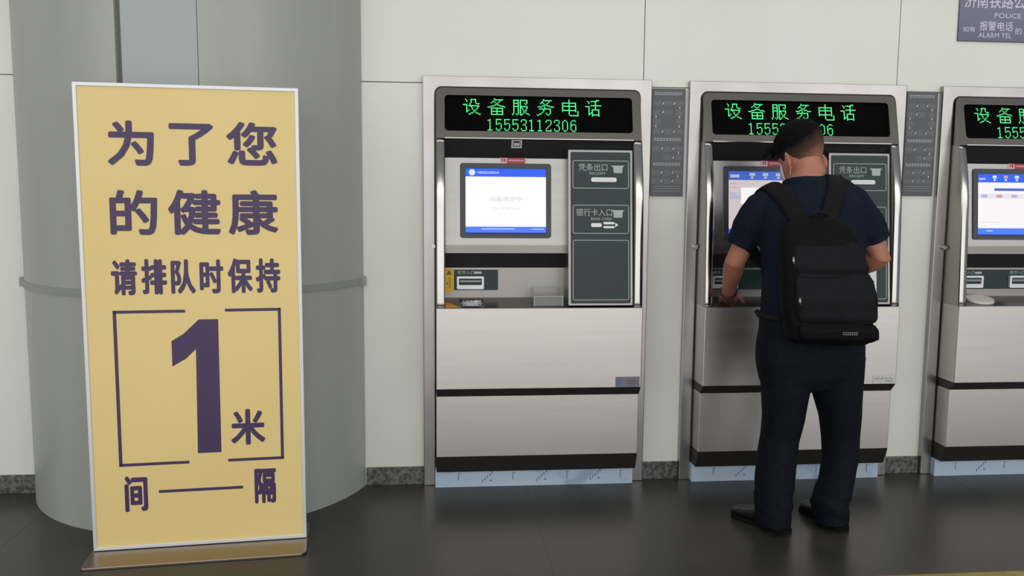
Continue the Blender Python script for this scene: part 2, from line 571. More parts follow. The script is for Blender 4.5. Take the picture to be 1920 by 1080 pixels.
def machine(name, X0, label, kind):
    root = empty(name, (X0, 0, 0), label, 'ticket machine', 'ticket machines along the wall')
    # wall frame with rounded inner top corners
    b = MB()
    inner = rrect(0.052, 0.968, -0.4, 1.797, (0.03, 0.03, 0.001, 0.001), 6)
    inner = [p for p in inner if p[1] > 0.2]
    P = [(0, 0), (0, 1.845), (1.02, 1.845), (1.02, 0), (0.968, 0)] + inner + [(0.052, 0)]
    b.prism([(x, -0.030, z) for x, z in P], [(x, 0.0, z) for x, z in P], 'steel_frame')
    b.build('frame', root, bevel=0.003)
    # dark backing / cabinet body seen in the gap, and the plain steel flanks
    b = MB(); b.box(0.053, 0.967, -0.022, 0.0, 0.0, 1.797, 'dark'); b.build('cabinet_back', root)
    # hood with the display opening
    hood = S(hoodp); b = MB()
    A = rrect(0.058, 0.966, 1.573, 1.793, (0.028, 0.028, 0.001, 0.001), 6)
    B = rrect(0.095, 0.927, 1.605, 1.762, 0.016, 6)
    b.loops([hood(x, z) for x, z in A], [hood(x, z) for x, z in B], 'steel_dark')
    b.loops([hood(x, z) for x, z in A], [(x, -0.022, z) for x, z in A], 'steel_dark')
    b.loops([hood(x, z) for x, z in B], [hood(x, z, -0.012) for x, z in B], 'dark')
    b.build('hood', root)
    # bright folded lip below the display and the soffit under the hood, shade in its colour
    b = MB(); b.box(0.095, 0.930, -0.0875, -0.078, 1.5715, 1.5765, 'steel_shiny'); b.build('hood_lip', root, bevel=0.001)
    b = MB()
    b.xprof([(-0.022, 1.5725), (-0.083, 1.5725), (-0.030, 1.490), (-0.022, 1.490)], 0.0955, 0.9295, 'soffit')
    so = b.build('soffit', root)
    d = MB()
    def soff(x, z): return (x, -(0.030+(z-1.490)/0.0825*0.053)-0.0008, z)
    d.ngon([soff(*p) for p in rrect(0.349, 0.376, 1.536, 1.549, 0.006)], 'ink'); d.build('camera_hole', so, merge=False)
    d = MB()
    d.ngon([soff(*p) for p in rrect(0.762, 0.790, 1.556, 1.566, 0.005)], 'ink'); d.build('camera_hole', so, merge=False)
    if kind == 1:
        d = MB()
        put_rect(d, 0.387, 0.433, 1.534, 1.568, lambda x, z: (x, soff(x, z)[1]-0.0006, z), 'label_silver')
        put_ring(d, 0.394, 0.426, 1.541, 1.563, 0.003, 0.003, lambda x, z: (x, soff(x, z)[1]-0.0012, z), 'ink')
        put_rect(d, 0.400, 0.420, 1.556, 1.5635, lambda x, z: (x, soff(x, z)[1]-0.0014, z), 'ink')
        d.build('sticker', so, merge=False)['label'] = 'small silver camera sticker'
    # LED message board
    b = MB()
    b.ngon([hood(x, z, -0.010) for x, z in rrect(0.090, 0.932, 1.600, 1.767, 0.016, 6)], 'black')
    led = b.build('message_display', root)
    t = MB(); fl = lambda x, z: hood(x, z, -0.0092)
    xo = {1: 0.175, 2: 0.160, 3: 0.150}[kind]
    for i, ch in enumerate('设备服务电话'):
        led_char(t, ch, xo+i*0.1084, xo+i*0.1084+0.0775, 1.6775, 1.7515, fl)
        t.build('lit_character', led, merge=False)['label'] = 'green glowing dot character'; t = MB()
    for i, ch in enumerate('15553112306'):
        led_char(t, ch, xo+0.103+i*0.0367, xo+0.103+i*0.0367+0.034, 1.6085, 1.6600, fl)
    t.build('phone_number', led, merge=False)['label'] = 'green glowing dot digits'
    # polished side trims that swell out below the hood
    for (a, c) in ((0.057, 0.095), (0.930, 0.969)):
        n = 36; R0, R1 = [], []
        b = MB(); loops = []
        for i in range(n+1):
            z = 1.573-(1.573-0.838)*i/n; p = prof_at(SIDE, z)
            loops.append([(a, -0.022, z), (a, -p+0.004, z), (a+0.004, -p, z), (c-0.004, -p, z), (c, -p+0.004, z), (c, -0.022, z)])
        for q, r in zip(loops[:-1], loops[1:]):
            for k in range(5): b.add([q[k], q[k+1], r[k+1], r[k]], [(0, 1, 2, 3)], 'steel_shiny' if k in (1, 2, 3) else 'side_steel', k == 2)
        b.ngon(loops[0], 'steel_shiny'); b.ngon(loops[-1], 'steel_shiny')
        b.build('side_trim', root)
    # screen panel: sloping face, lip and the return under it
    b = MB()
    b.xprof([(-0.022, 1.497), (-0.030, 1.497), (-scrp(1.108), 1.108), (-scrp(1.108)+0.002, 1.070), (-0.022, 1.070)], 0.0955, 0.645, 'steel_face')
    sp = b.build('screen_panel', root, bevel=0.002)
    scr = S(scrp)
    b = MB()
    A = rrect(0.163, 0.568, 1.139, 1.468, 0.012); B = rrect(0.187, 0.545, 1.157, 1.445, 0.003)
    ring_slab(b, A, B, scr, -0.002, 0.007, 'bezel')
    bz = b.build('screen', root, bevel=0.0015)
    d = MB(); sf = lambda k: (lambda x, z: scr(x, z, 0.0012+0.0003*k))
    x0, x1, z0, z1 = 0.186, 0.546, 1.156, 1.446
    if kind == 1:
        put_rect(d, x0, x1, z0, z1, sf(0), 'scr_white')
        put_rect(d, x0, x1, 1.409, z1, sf(1), 'scr_blue')
        put_rect(d, x0, x1, 1.163, 1.189, sf(1), 'scr_blue2')
        put_rect(d, x0, x1, z0, 1.163, sf(1), 'scr_navy')
        d.ngon([sf(2)(0.216+0.014*math.cos(i*PI/10), 1.4275+0.014*math.sin(i*PI/10)) for i in range(20)], 'scr_text')
        put_text(d, '中国铁路自动售票系统', 0.238, 0.335, 1.421, 1.433, sf(2), 'scr_text')
        put_text(d, '设备维护中', 0.292, 0.440, 1.299, 1.323, sf(2), 'scr_grey')
        put_text(d, 'Out of Service', 0.305, 0.425, 1.265, 1.277, sf(2), 'scr_grey')
        put_rect(d, 0.258, 0.405, 1.177, 1.180, sf(2), 'scr_text'); put_rect(d, 0.480, 0.535, 1.177, 1.180, sf(2), 'scr_text')
    elif kind == 2:
        put_rect(d, x0, x1, z0, z1, sf(0), 'scr_pink')
        put_rect(d, x0, x1, 1.405, z1, sf(1), 'scr_dimblue')
        put_rect(d, x0, x1, z0, 1.184, sf(1), 'scr_blue')
        put_rect(d, x0, x1, z0, 1.163, sf(2), 'scr_navy')
        put_rect(d, 0.246, 0.480, 1.296, 1.371, sf(2), 'scr_pale')
        put_rect(d, 0.196, 0.238, 1.416, 1.430, sf(2), 'scr_lav')
        for k in range(4):
            xk = 0.286+0.062*k
            put_rect(d, xk, xk+0.026, 1.424, 1.437, sf(2), 'scr_lav'); put_rect(d, xk+0.006, xk+0.018, 1.412, 1.421, sf(2), 'scr_lav')
        put_rect(d, 0.196, 0.232, 1.386, 1.391, sf(2), 'scr_rose'); put_rect(d, 0.192, 0.240, 1.368, 1.373, sf(2), 'scr_rose')
        put_rect(d, 0.194, 0.243, 1.318, 1.349, sf(2), 'scr_lav'); put_rect(d, 0.222, 0.240, 1.340, 1.345, sf(3), 'scr_grey')
    else:
        put_rect(d, x0, x1, z0, z1, sf(0), 'scr_pale')
        put_rect(d, x0, x1, 1.405, z1, sf(1), 'scr_blue')
        put_rect(d, x0, x1, 1.163, 1.192, sf(1), 'scr_blue2')
        put_rect(d, x0, x1, z0, 1.163, sf(1), 'scr_navy')
        put_rect(d, x0, x1, 1.330, 1.352, sf(1), 'scr_lilac')
        put_rect(d, 0.270, 0.530, 1.366, 1.378, sf(2), 'scr_dimblue')
        put_rect(d, 0.194, 0.226, 1.416, 1.426, sf(2), 'scr_lav')
        for k in range(5):
            xk = 0.262+0.055*k
            put_rect(d, xk, xk+0.020, 1.424, 1.437, sf(2), 'scr_text' if k != 1 else 'scr_rose'); put_rect(d, xk+0.005, xk+0.015, 1.412, 1.421, sf(2), 'scr_text')
        for k in range(4):
            put_rect(d, 0.205+0.075*k, 0.235+0.075*k, 1.334, 1.349, sf(2), 'scr_lav' if k != 1 else 'scr_rose')
        put_rect(d, 0.200, 0.300, 1.217, 1.222, sf(2), 'scr_lilac'); put_rect(d, 0.232, 0.262, 1.178, 1.182, sf(2), 'scr_text')
    dd = d.build('lit_display', bz, merge=False)
    # red service sticker over the screen
    d = MB(); st = lambda x, z: scr(x, z, 0.0012); st2 = lambda x, z: scr(x, z, 0.0018)
    sx = 0.339
    put_rect(d, sx, sx+0.032, 1.4705, 1.4965, st, 'pink'); put_rect(d, sx+0.032, sx+0.112, 1.4685, 1.4965, st, 'red')
    put_rect(d, sx+0.008, sx+0.014, 1.476, 1.490, st2, 'red'); put_rect(d, sx+0.018, sx+0.025, 1.474, 1.491, st2, 'red')
    for k in range(9): put_rect(d, sx+0.040+k*0.0075, sx+0.0452+k*0.0075, 1.478, 1.485, st2, 'pink')
    put_rect(d, sx+0.112, sx+0.119, 1.470, 1.4965, st, 'pink')
    d.build('red_sticker', sp, merge=False)
    # return under the lip with shade in its colour, recessed back face and tray
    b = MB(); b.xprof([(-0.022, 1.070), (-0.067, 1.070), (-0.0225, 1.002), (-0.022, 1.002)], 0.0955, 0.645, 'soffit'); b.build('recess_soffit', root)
    b = MB(); b.box(0.0955, 0.645, -0.0235, -0.020, 0.860, 1.003, 'steel_dark2'); rb = b.build('recess_back', root)
    b = MB(); b.xprof([(-0.020, 0.868), (-0.024, 0.868), (-0.163, 0.838), (-0.163, 0.830), (-0.020, 0.830)], 0.0955, 0.929, 'steel_dark')
    tr = b.build('tray', root, bevel=0.001)
    rf = lambda x, z, d=0.0: (x, -0.0235-d, z)
    def tf(x, t, d=0.0):     # tray floor, t 0 (back) .. 1 (front)
        return (x, -0.024-0.139*t, 0.868-0.030*t+d)
    def note_slot(x, zc, parent):
        q = MB()
        ring_slab(q, rrect(x, x+0.122, zc-0.029, zc+0.029, 0.005), rrect(x+0.010, x+0.112, zc-0.010, zc+0.019, 0.002), rf, 0.0, 0.016, 'reader')
        q.ngon([rf(px, pz, 0.003) for px, pz in rrect(x+0.009, x+0.113, zc-0.012, zc+0.021, 0.002)], 'reader_in')
        q.box(x+0.014, x+0.108, -0.0385, -0.0265, zc+0.002, zc+0.012, 'reader_in')
        return q.build('note_slot', parent, bevel=0.001)
    def prints(mb, x, z, w=0.075):
        put_text(mb, '纸币入口', x, x+w, z, z+0.016, lambda a, c: rf(a, c, 0.0045), 'print')
    if kind == 1:
        q = MB(); slab(q, rrect(0.137, 0.335, 0.902, 0.994, 0.003), rf, 0, 0.004, 'green')
        prints(q, 0.152, 0.974)
        for k in range(3): q.ngon([rf(0.232+0.011*k+0.008*math.cos(i*PI/5), 0.981+0.006*math.sin(i*PI/5), 0.0045+0.0002*k) for i in range(10)], 'print')
        gp = q.build('note_panel', rb, merge=False); note_slot(0.149, 0.936, rb)
        q = MB(); slab(q, [(0.096, 0.893), (0.134, 0.893), (0.134, 0.998), (0.096, 0.998)], rf, 0, 0.002, 'yellow')
        put_poly(q, [(0.102, 0.972), (0.128, 0.972), (0.115, 0.992)], lambda a, c: rf(a, c, 0.0026), 'brown_ink')
        for k in range(5): put_rect(q, 0.116, 0.121, 0.952-0.010*k, 0.958-0.010*k, lambda a, c: rf(a, c, 0.0026), 'brown_ink')
        put_poly(q, [(0.100, 0.925), (0.113, 0.933), (0.109, 0.936), (0.103, 0.932)], lambda a, c: rf(a, c, 0.0026), 'ink')
        q.build('warning_sticker', rb, merge=False)
        q = MB(); q.ngon([tf(x_, t_, 0.0012) for x_, t_ in ((0.158, 0.18), (0.268, 0.18), (0.252, 0.95), (0.172, 0.95))], 'ink')
        put_text(q, '小心夹手', 0.168, 0.260, 0.28, 0.85, lambda a, c: tf(a, 1.13-c, 0.002), 'white', 0.02)
        q.build('tray_label', tr, merge=False)
        q = MB(); q.ngon([tf(x_, t_, 0.001) for x_, t_ in ((0.097, 0.45), (0.142, 0.75), (0.165, 0.99), (0.097, 0.99))], 'orange'); q.build('worn_tape', tr)
        # clear coin cup
        q = MB()
        cx0, cx1 = 0.486, 0.612
        q.box(cx0, cx1, -0.150, -0.147, 0.846, 0.885, 'clear'); q.box(cx0, cx0+0.003, -0.147, -0.026, 0.860, 0.912, 'clear')
        q.box(cx1-0.003, cx1, -0.147, -0.026, 0.860, 0.912, 'clear')
        q.box(cx0-0.003, cx1+0.003, -0.154, -0.144, 0.884, 0.889, 'line'); q.box(cx0-0.002, cx0+0.003, -0.152, -0.147, 0.845, 0.888, 'line')
        q.box(cx1-0.003, cx1+0.002, -0.152, -0.147, 0.845, 0.888, 'line')
        q.box(cx0, cx1, -0.030, -0.025, 0.912, 0.917, 'line')
        q.build('coin_cup', tr)
    else:
        q = MB(); slab(q, rrect(0.100, 0.640, 0.902, 0.994, 0.003), rf, 0, 0.004, 'green')
        for xx in ((0.130, 0.385) if kind == 3 else (0.130,)):
            prints(q, xx+0.004, 0.973)
            for k in range(3): q.ngon([rf(xx+0.090+0.010*k+0.008*math.cos(i*PI/5), 0.979+0.006*math.sin(i*PI/5), 0.0045+0.0002*k) for i in range(10)], 'print')
        q.build('note_panel', rb, merge=False)
        note_slot(0.130, 0.937, rb)
        if kind == 3: note_slot(0.385, 0.937, rb)
        if kind == 3:
            q = MB(); q.prism([tf(0.14+0.062*(1+math.cos(i*PI/9)), 0.5+0.40*math.sin(i*PI/9), 0.012) for i in range(18)],
                              [tf(0.14+0.062*(1+math.cos(i*PI/9)), 0.5+0.40*math.sin(i*PI/9), 0.001) for i in range(18)], 'paper')
            q.build('coin_bowl', tr, bevel=0.001)
    # green panel with the slots
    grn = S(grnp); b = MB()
    b.prism([grn(x, z) for x, z in rrect(0.637, 0.926, 0.846, 1.530, 0.004)], [(x, -0.022, z) for x, z in rrect(0.637, 0.926, 0.846, 1.530, 0.004)], 'steel_dark2')
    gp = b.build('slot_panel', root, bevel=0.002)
    b = MB(); slab(b, rrect(0.648, 0.915, 0.856, 1.520, 0.006), grn, 0, 0.003, 'green')
    pl = MB(); G = lambda x, z: grn(x, z, 0.0036)
    fp = b.build('green_faceplate', gp, bevel=0.001)
    for (za, zb) in ((1.360, 1.484), (1.162, 1.289), (0.870, 1.135)):
        put_ring(pl, 0.656, 0.908, za, zb, 0.010, 0.0035, G, 'line')
    put_text(pl, '凭条出口', 0.683, 0.812, 1.438, 1.470, G, 'print'); put_text(pl, 'RECEIPT', 0.732, 0.804, 1.421, 1.432, G, 'print')
    put_text(pl, '银行卡入口', 0.672, 0.832, 1.240, 1.272, G, 'print'); put_text(pl, 'BANK CARD', 0.738, 0.830, 1.222, 1.233, G, 'print')
    for zt in (1.462, 1.266):                 # a hand feeding a slip
        put_poly(pl, [(0.827, zt), (0.889, zt), (0.880, zt-0.008), (0.878, zt-0.033), (0.840, zt-0.033), (0.838, zt-0.008)], G, 'print')
    pl.build('panel_print', fp, merge=False)
    b = MB(); slab(b, rrect(0.738, 0.852, 1.389, 1.409, 0.008), grn, 0.002, 0.010, 'white')
    b.box(0.748, 0.842, -grnp(1.4)-0.0104, -grnp(1.4)-0.006, 1.397, 1.400, 'reader_in'); b.build('receipt_slot', gp, bevel=0.002)
    b = MB()
    slab(b, rrect(0.737, 0.785, 1.191, 1.209, 0.007), grn, 0.002, 0.010, 'white')
    slab(b, rrect(0.792, 0.842, 1.203, 1.214, 0.004), grn, 0.002, 0.010, 'white')
    slab(b, rrect(0.792, 0.842, 1.186, 1.196, 0.004), grn, 0.002, 0.010, 'white')
    slab(b, [(0.845, 1.190), (0.858, 1.199), (0.858, 1.203), (0.845, 1.211)], grn, 0.002, 0.009, 'white')
    b.build('card_slot', gp, bevel=0.0015)
    if kind == 2:
        b = MB(); kx0, kx1 = 0.700, 0.858
        slab(b, rrect(kx0, kx1, 0.876, 1.008, 0.004), grn, 0.003, 0.006, 'white')
        K = lambda x, z: grn(x, z, 0.0065)
        put_ring(b, kx0+0.06, kx1-0.012, 0.918, 0.955, 0.005, 0.003, K, 'ink'); put_rect(b, kx0+0.06, kx1-0.015, 0.903, 0.910, K, 'ink')
        put_poly(b, [(kx0+0.09, 0.965), (kx1-0.03, 0.965), (kx1-0.05, 0.985)], K, 'ink')
        for k in range(5): put_rect(b, kx0+0.07+0.013*k, kx0+0.078+0.013*k, 0.928, 0.945, K, 'label_grey')
        b.build('notice_card', gp, merge=False)['label'] = 'white card stuck in the lowest box'
    # lower front
    b = MB(); b.box(0.057, 0.969, -0.165, -0.022, 0.4775, 0.8375, 'steel'); lp = b.build('lower_door', root, bevel=0.003)
    b = MB(); b.xprof([(-0.022, 0.4770), (-0.163, 0.4770), (-0.128, 0.4395), (-0.022, 0.4395)], 0.058, 0.968, 'dark_band'); b.build('black_recess', root)
    b = MB(); b.box(0.057, 0.967, -0.130, -0.022, 0.163, 0.4390, 'steel'); b.build('service_door', root, bevel=0.002)
    b = MB(); b.xprof([(-0.022, 0.1625), (-0.130, 0.1625), (-0.098, 0.084), (-0.022, 0.084)], 0.0575, 0.967, 'dark_band'); b.build('black_skirt', root)
    b = MB(); b.box(0.052, 0.964, -0.060, -0.005, 0.0, 0.0835, 'blue_film')
    for k in range(4):
        xx = 0.155+0.25*k; zz = 0.045
        b.box(xx, xx+0.0035, -0.0606, -0.060, 0.030, 0.062, 'label_blue'); b.box(xx, xx+0.012, -0.0606, -0.060, 0.062, 0.0645, 'label_blue')
        for i in range(5): b.box(xx+0.11+0.011*i, xx+0.1145+0.011*i, -0.0606, -0.060, 0.020+0.010*i, 0.032+0.010*i, 'label_blue')
        b.box(xx+0.145, xx+0.156, -0.0606, -0.060, 0.026, 0.031, 'label_blue')
    pb = b.build('plinth', root); pb['label'] = 'pale blue film-covered plinth'
    # maker label on the lower door
    b = MB(); lf = lambda x, z, d=0.0: (x, -0.165-d, z)
    if kind == 1:
        slab(b, rrect(0.852, 0.962, 0.481, 0.527, 0.001), lf, 0, 0.0012, 'label_grey')
        put_rect(b, 0.856, 0.880, 0.486, 0.522, lambda x, z: lf(x, z, 0.0016), 'label_blue')
        for k in range(3): put_rect(b, 0.905, 0.955, 0.494+0.009*k, 0.497+0.009*k, lambda x, z: lf(x, z, 0.0016), 'board')
    else:
        slab(b, rrect(0.858, 0.966, 0.481, 0.524, 0.001), lf, 0, 0.0012, 'label_silver')
        for k, dz in enumerate((0, 2, -1, 3, 0, 1, -1, 2, 0)):
            put_poly(b, [(0.866+0.010*k, 0.500), (0.869+0.010*k, 0.499), (0.874+0.010*k, 0.507+0.002*dz), (0.871+0.010*k, 0.508+0.002*dz)], lambda x, z: lf(x, z, 0.0016), 'label_grey')
        put_rect(b, 0.915, 0.955, 0.491, 0.494, lambda x, z: lf(x, z, 0.0016), 'label_grey')
    b.build('maker_label', lp, merge=False)
    # barrel lock on the left frame strip
    b = MB(); n = 16
    c = lambda r, y: [(0.044+r*math.cos(2*PI*i/n), y, 1.100+r*math.sin(2*PI*i/n)) for i in range(n)]
    b.prism(c(0.011, -0.048), c(0.011, -0.028), 'steel_shiny', True); b.box(0.036, 0.052, -0.056, -0.048, 1.096, 1.104, 'steel_shiny')
    b.build('barrel_lock', root, bevel=0.001)
    return root

machine('ticket_machine', -0.047, 'unattended steel ticket machine with white maintenance screen, nearest the yellow notice stand', 1)
machine('ticket_machine', 1.147, 'steel ticket machine the man with the backpack is using', 2)
machine('ticket_machine', 2.344, 'steel ticket machine at the right edge of the photo, partly cut off', 3)

# ------------------------------------------------------------------ instruction boards
def board(x0, x1, z0, z1, label):
    root = empty('instruction_board', (x0, 0, z0), label, 'information board', 'grey instruction boards between the machines')
    W, H = x1-x0, z1-z0
    b = MB(); b.prism([(x, -0.010, z) for x, z in rrect(0, W, 0, H, 0.003)], [(x, 0, z) for x, z in rrect(0, W, 0, H, 0.003)], 'board')
    b.build('panel', root, bevel=0.0015)
    t = MB(); fn = lambda x, z: (x*W, -0.0106, H-z*H); fn2 = lambda x, z: (x*W, -0.0110, H-z*H)
    def R(xa, xb, za, zb, m, f=fn): put_rect(t, xa, xb, za, zb, f, m)
    def head(z):
        hb = MB()
        for k in range(9):
            xa = 0.07+k*0.093
            for q in ((xa, xa+0.072, z, z+0.010), (xa+0.028, xa+0.044, z-0.004, z+0.026), (xa, xa+0.072, z+0.017, z+0.026)):
                put_rect(hb, *q, fn, 'board_head')
        hb.build('section_heading', root, merge=False)
    def cell(xa, z):
        put_ring(t, xa*W, (xa+0.22)*W, H-(z+0.045)*H, H-z*H, 0.002, 0.0012, lambda x, zz: (x, -0.0106, zz), 'board_line')
        for k in range(2): R(xa+0.03, xa+0.19, z+0.012+0.014*k, z+0.017+0.014*k, 'board_line', fn2)
    def arrow(x, z): put_poly(t, [(x-0.03, z+0.014), (x+0.012, z-0.008), (x+0.035, z-0.014), (x+0.02, z+0.010)], fn2, 'board_mark')
    def down(x, z): put_poly(t, [(x-0.012, z-0.012), (x+0.016, z-0.012), (x+0.008, z+0.014), (x-0.02, z+0.004)], fn2, 'board_mark')
    head(0.035)
    for z in (0.115, 0.375):
        for xa in (0.04, 0.38, 0.72): cell(xa, z)
        arrow(0.32, z+0.02); arrow(0.66, z+0.02)
    cell(0.04, 0.20); cell(0.38, 0.20); arrow(0.32, 0.215)
    cell(0.72, 0.20); cell(0.04, 0.287); cell(0.72, 0.287)
    for x, z in ((0.83, 0.178), (0.12, 0.262), (0.83, 0.262), (0.12, 0.350), (0.83, 0.350)): down(x, z)
    t.build('printed_flowchart', root, merge=False); t = MB()
    head(0.458)
    for xa in (0.04, 0.38, 0.72): cell(xa, 0.535)
    arrow(0.32, 0.553); arrow(0.66, 0.553); cell(0.38, 0.615); cell(0.72, 0.615); arrow(0.66, 0.635); down(0.83, 0.595)
    t.build('printed_flowchart', root, merge=False); t = MB()
    head(0.688)
    for z in (0.755, 0.835):
        for xa in (0.04, 0.38, 0.72): cell(xa, z)
        arrow(0.32, z+0.02); arrow(0.66, z+0.02)
    down(0.83, 0.815)
    for k in range(3): R(0.06, 0.92, 0.905+0.022*k, 0.910+0.022*k, 'board_line')
    t.build('printed_flowchart', root, merge=False)
    return root
board(0.981, 1.133, 1.329, 1.811, 'narrow grey flowchart board on the wall between the maintenance-screen machine and the man')
board(2.182, 2.331, 1.339, 1.820, 'narrow grey flowchart board on the wall to the right of the man')

# ------------------------------------------------------------------ police notice
ps = empty('police_notice', (2.410, 0, 2.052), 'navy blue notice with white writing high on the wall at the top right', 'sign')
b = MB(); b.prism([(x, -0.008, z) for x, z in rrect(0, 0.86, 0, 0.42, 0.004)], [(x, 0, z) for x, z in rrect(0, 0.86, 0, 0.42, 0.004)], 'navy')
b.build('panel', ps, bevel=0.002)
b = MB(); pf = lambda x, z: (x, -0.0086, z)
put_text(b, '济南铁路公安处', 0.022, 0.44, 0.150, 0.214, pf, 'navy_text', 0.01)
b.build('heading', ps, merge=False); b = MB()
put_text(b, 'POLICE', 0.172, 0.302, 0.108, 0.130, pf, 'navy_text', 0.01)
put_text(b, '报警电话', 0.102, 0.266, 0.050, 0.092, pf, 'navy_text', 0.01)
put_text(b, 'ALARM TEL', 0.098, 0.262, 0.018, 0.040, pf, 'navy_text', 0.01)
put_text(b, '如有', 0.022, 0.082, 0.042, 0.066, pf, 'navy_text', 0.01)
put_text(b, '的', 0.278, 0.310, 0.036, 0.066, pf, 'navy_text', 0.01)
b.build('lettering', ps, merge=False)

# ------------------------------------------------------------------ floor stripe
b = MB(); b.box(1.55, 4.6, -1.24, -1.087, 0.0, 0.0012, 'stripe')
tag(b.build('floor_stripe', origin=(3.0, -1.16, 0)), 'yellow stripe on the dark floor at the bottom right corner', 'floor marking')

# ------------------------------------------------------------------ notice stand
st = empty('notice_stand', (-1.251, -0.695, 0), 'tall yellow standing notice with purple Chinese characters in front of the column', 'sign')
st.rotation_euler = (0, 0, math.radians(5.588))
W, H = 0.764, 1.709
b = MB(); b.box(0.008, W-0.008, 0.0, 0.028, 0.022, H-0.010, 'sign_yellow'); b.build('poster_panel', st)
b = MB()
A = [(0, 0.012), (W, 0.012), (W, H), (0, H)]; t_ = 0.013
B = [(t_, 0.012+t_), (W-t_, 0.012+t_), (W-t_, H-t_), (t_, H-t_)]
ring_slab(b, A, B, lambda x, z, d: (x, -d, z), -0.030, 0.004, 'sign_frame'); b.build('edge_frame', st, bevel=0.0015)
t = MB(); sf_ = lambda x, z: (x, -0.0006, z)
for ch, x0, x1, z0, z1 in (
    ('为', 0.106, 0.263, 1.422, 1.580), ('了', 0.313, 0.465, 1.424, 1.575), ('您', 0.508, 0.686, 1.428, 1.584),
    ('的', 0.105, 0.266, 1.176, 1.337), ('健', 0.301, 0.482, 1.176, 1.339), ('康', 0.508, 0.684, 1.176, 1.340),
    ('请', 0.100, 0.188, 0.959, 1.089), ('排', 0.202, 0.289, 0.961, 1.090), ('队', 0.303, 0.388, 0.962, 1.088),
    ('时', 0.402, 0.485, 0.962, 1.087), ('保', 0.500, 0.588, 0.962, 1.091), ('持', 0.599, 0.687, 0.962, 1.090),
    ('米', 0.496, 0.620, 0.388, 0.525), ('间', 0.115, 0.195, 0.153, 0.289), ('隔', 0.576, 0.655, 0.157, 0.293)):
    put_text(t, ch, x0, x1, z0, z1, sf_, 'sign_purple', 0.029)
    t.build('character', st, merge=False); t = MB()
put_poly(t, [(0.394, 0.867), (0.462, 0.867), (0.460, 0.364), (0.376, 0.364), (0.381, 0.757), (0.345, 0.722), (0.297, 0.694), (0.297, 0.789), (0.340, 0.815)], sf_, 'sign_purple')
t.build('numeral', st, merge=False); t = MB()
for x0, x1, z0, z1 in ((0.100, 0.348, 0.893, 0.904), (0.100, 0.112, 0.326, 0.904), (0.100, 0.345, 0.326, 0.337),
                       (0.487, 0.686, 0.894, 0.905), (0.675, 0.686, 0.326, 0.905), (0.483, 0.686, 0.326, 0.337), (0.234, 0.534, 0.219, 0.230)):
    put_rect(t, x0, x1, z0, z1, sf_, 'sign_purple')
t.build('printed_border', st, merge=False)
b = MB(); P = rrect(-0.006, W+0.006, -0.150, 0.150, (0.006, 0.006, 0.012, 0.03), 6)
b.prism([(x, y, 0.010) for x, y in P], [(x, y, 0.0) for x, y in P], 'base_steel'); b.build('base_plate', st, bevel=0.002)
for x in (0.06, W-0.06):
    b = MB(); b.box(x-0.02, x+0.02, 0.029, 0.034, 0.010, 0.16, 'base_steel'); b.box(x-0.02, x+0.02, 0.029, 0.09, 0.010, 0.015, 'base_steel'); b.build('bracket', st)

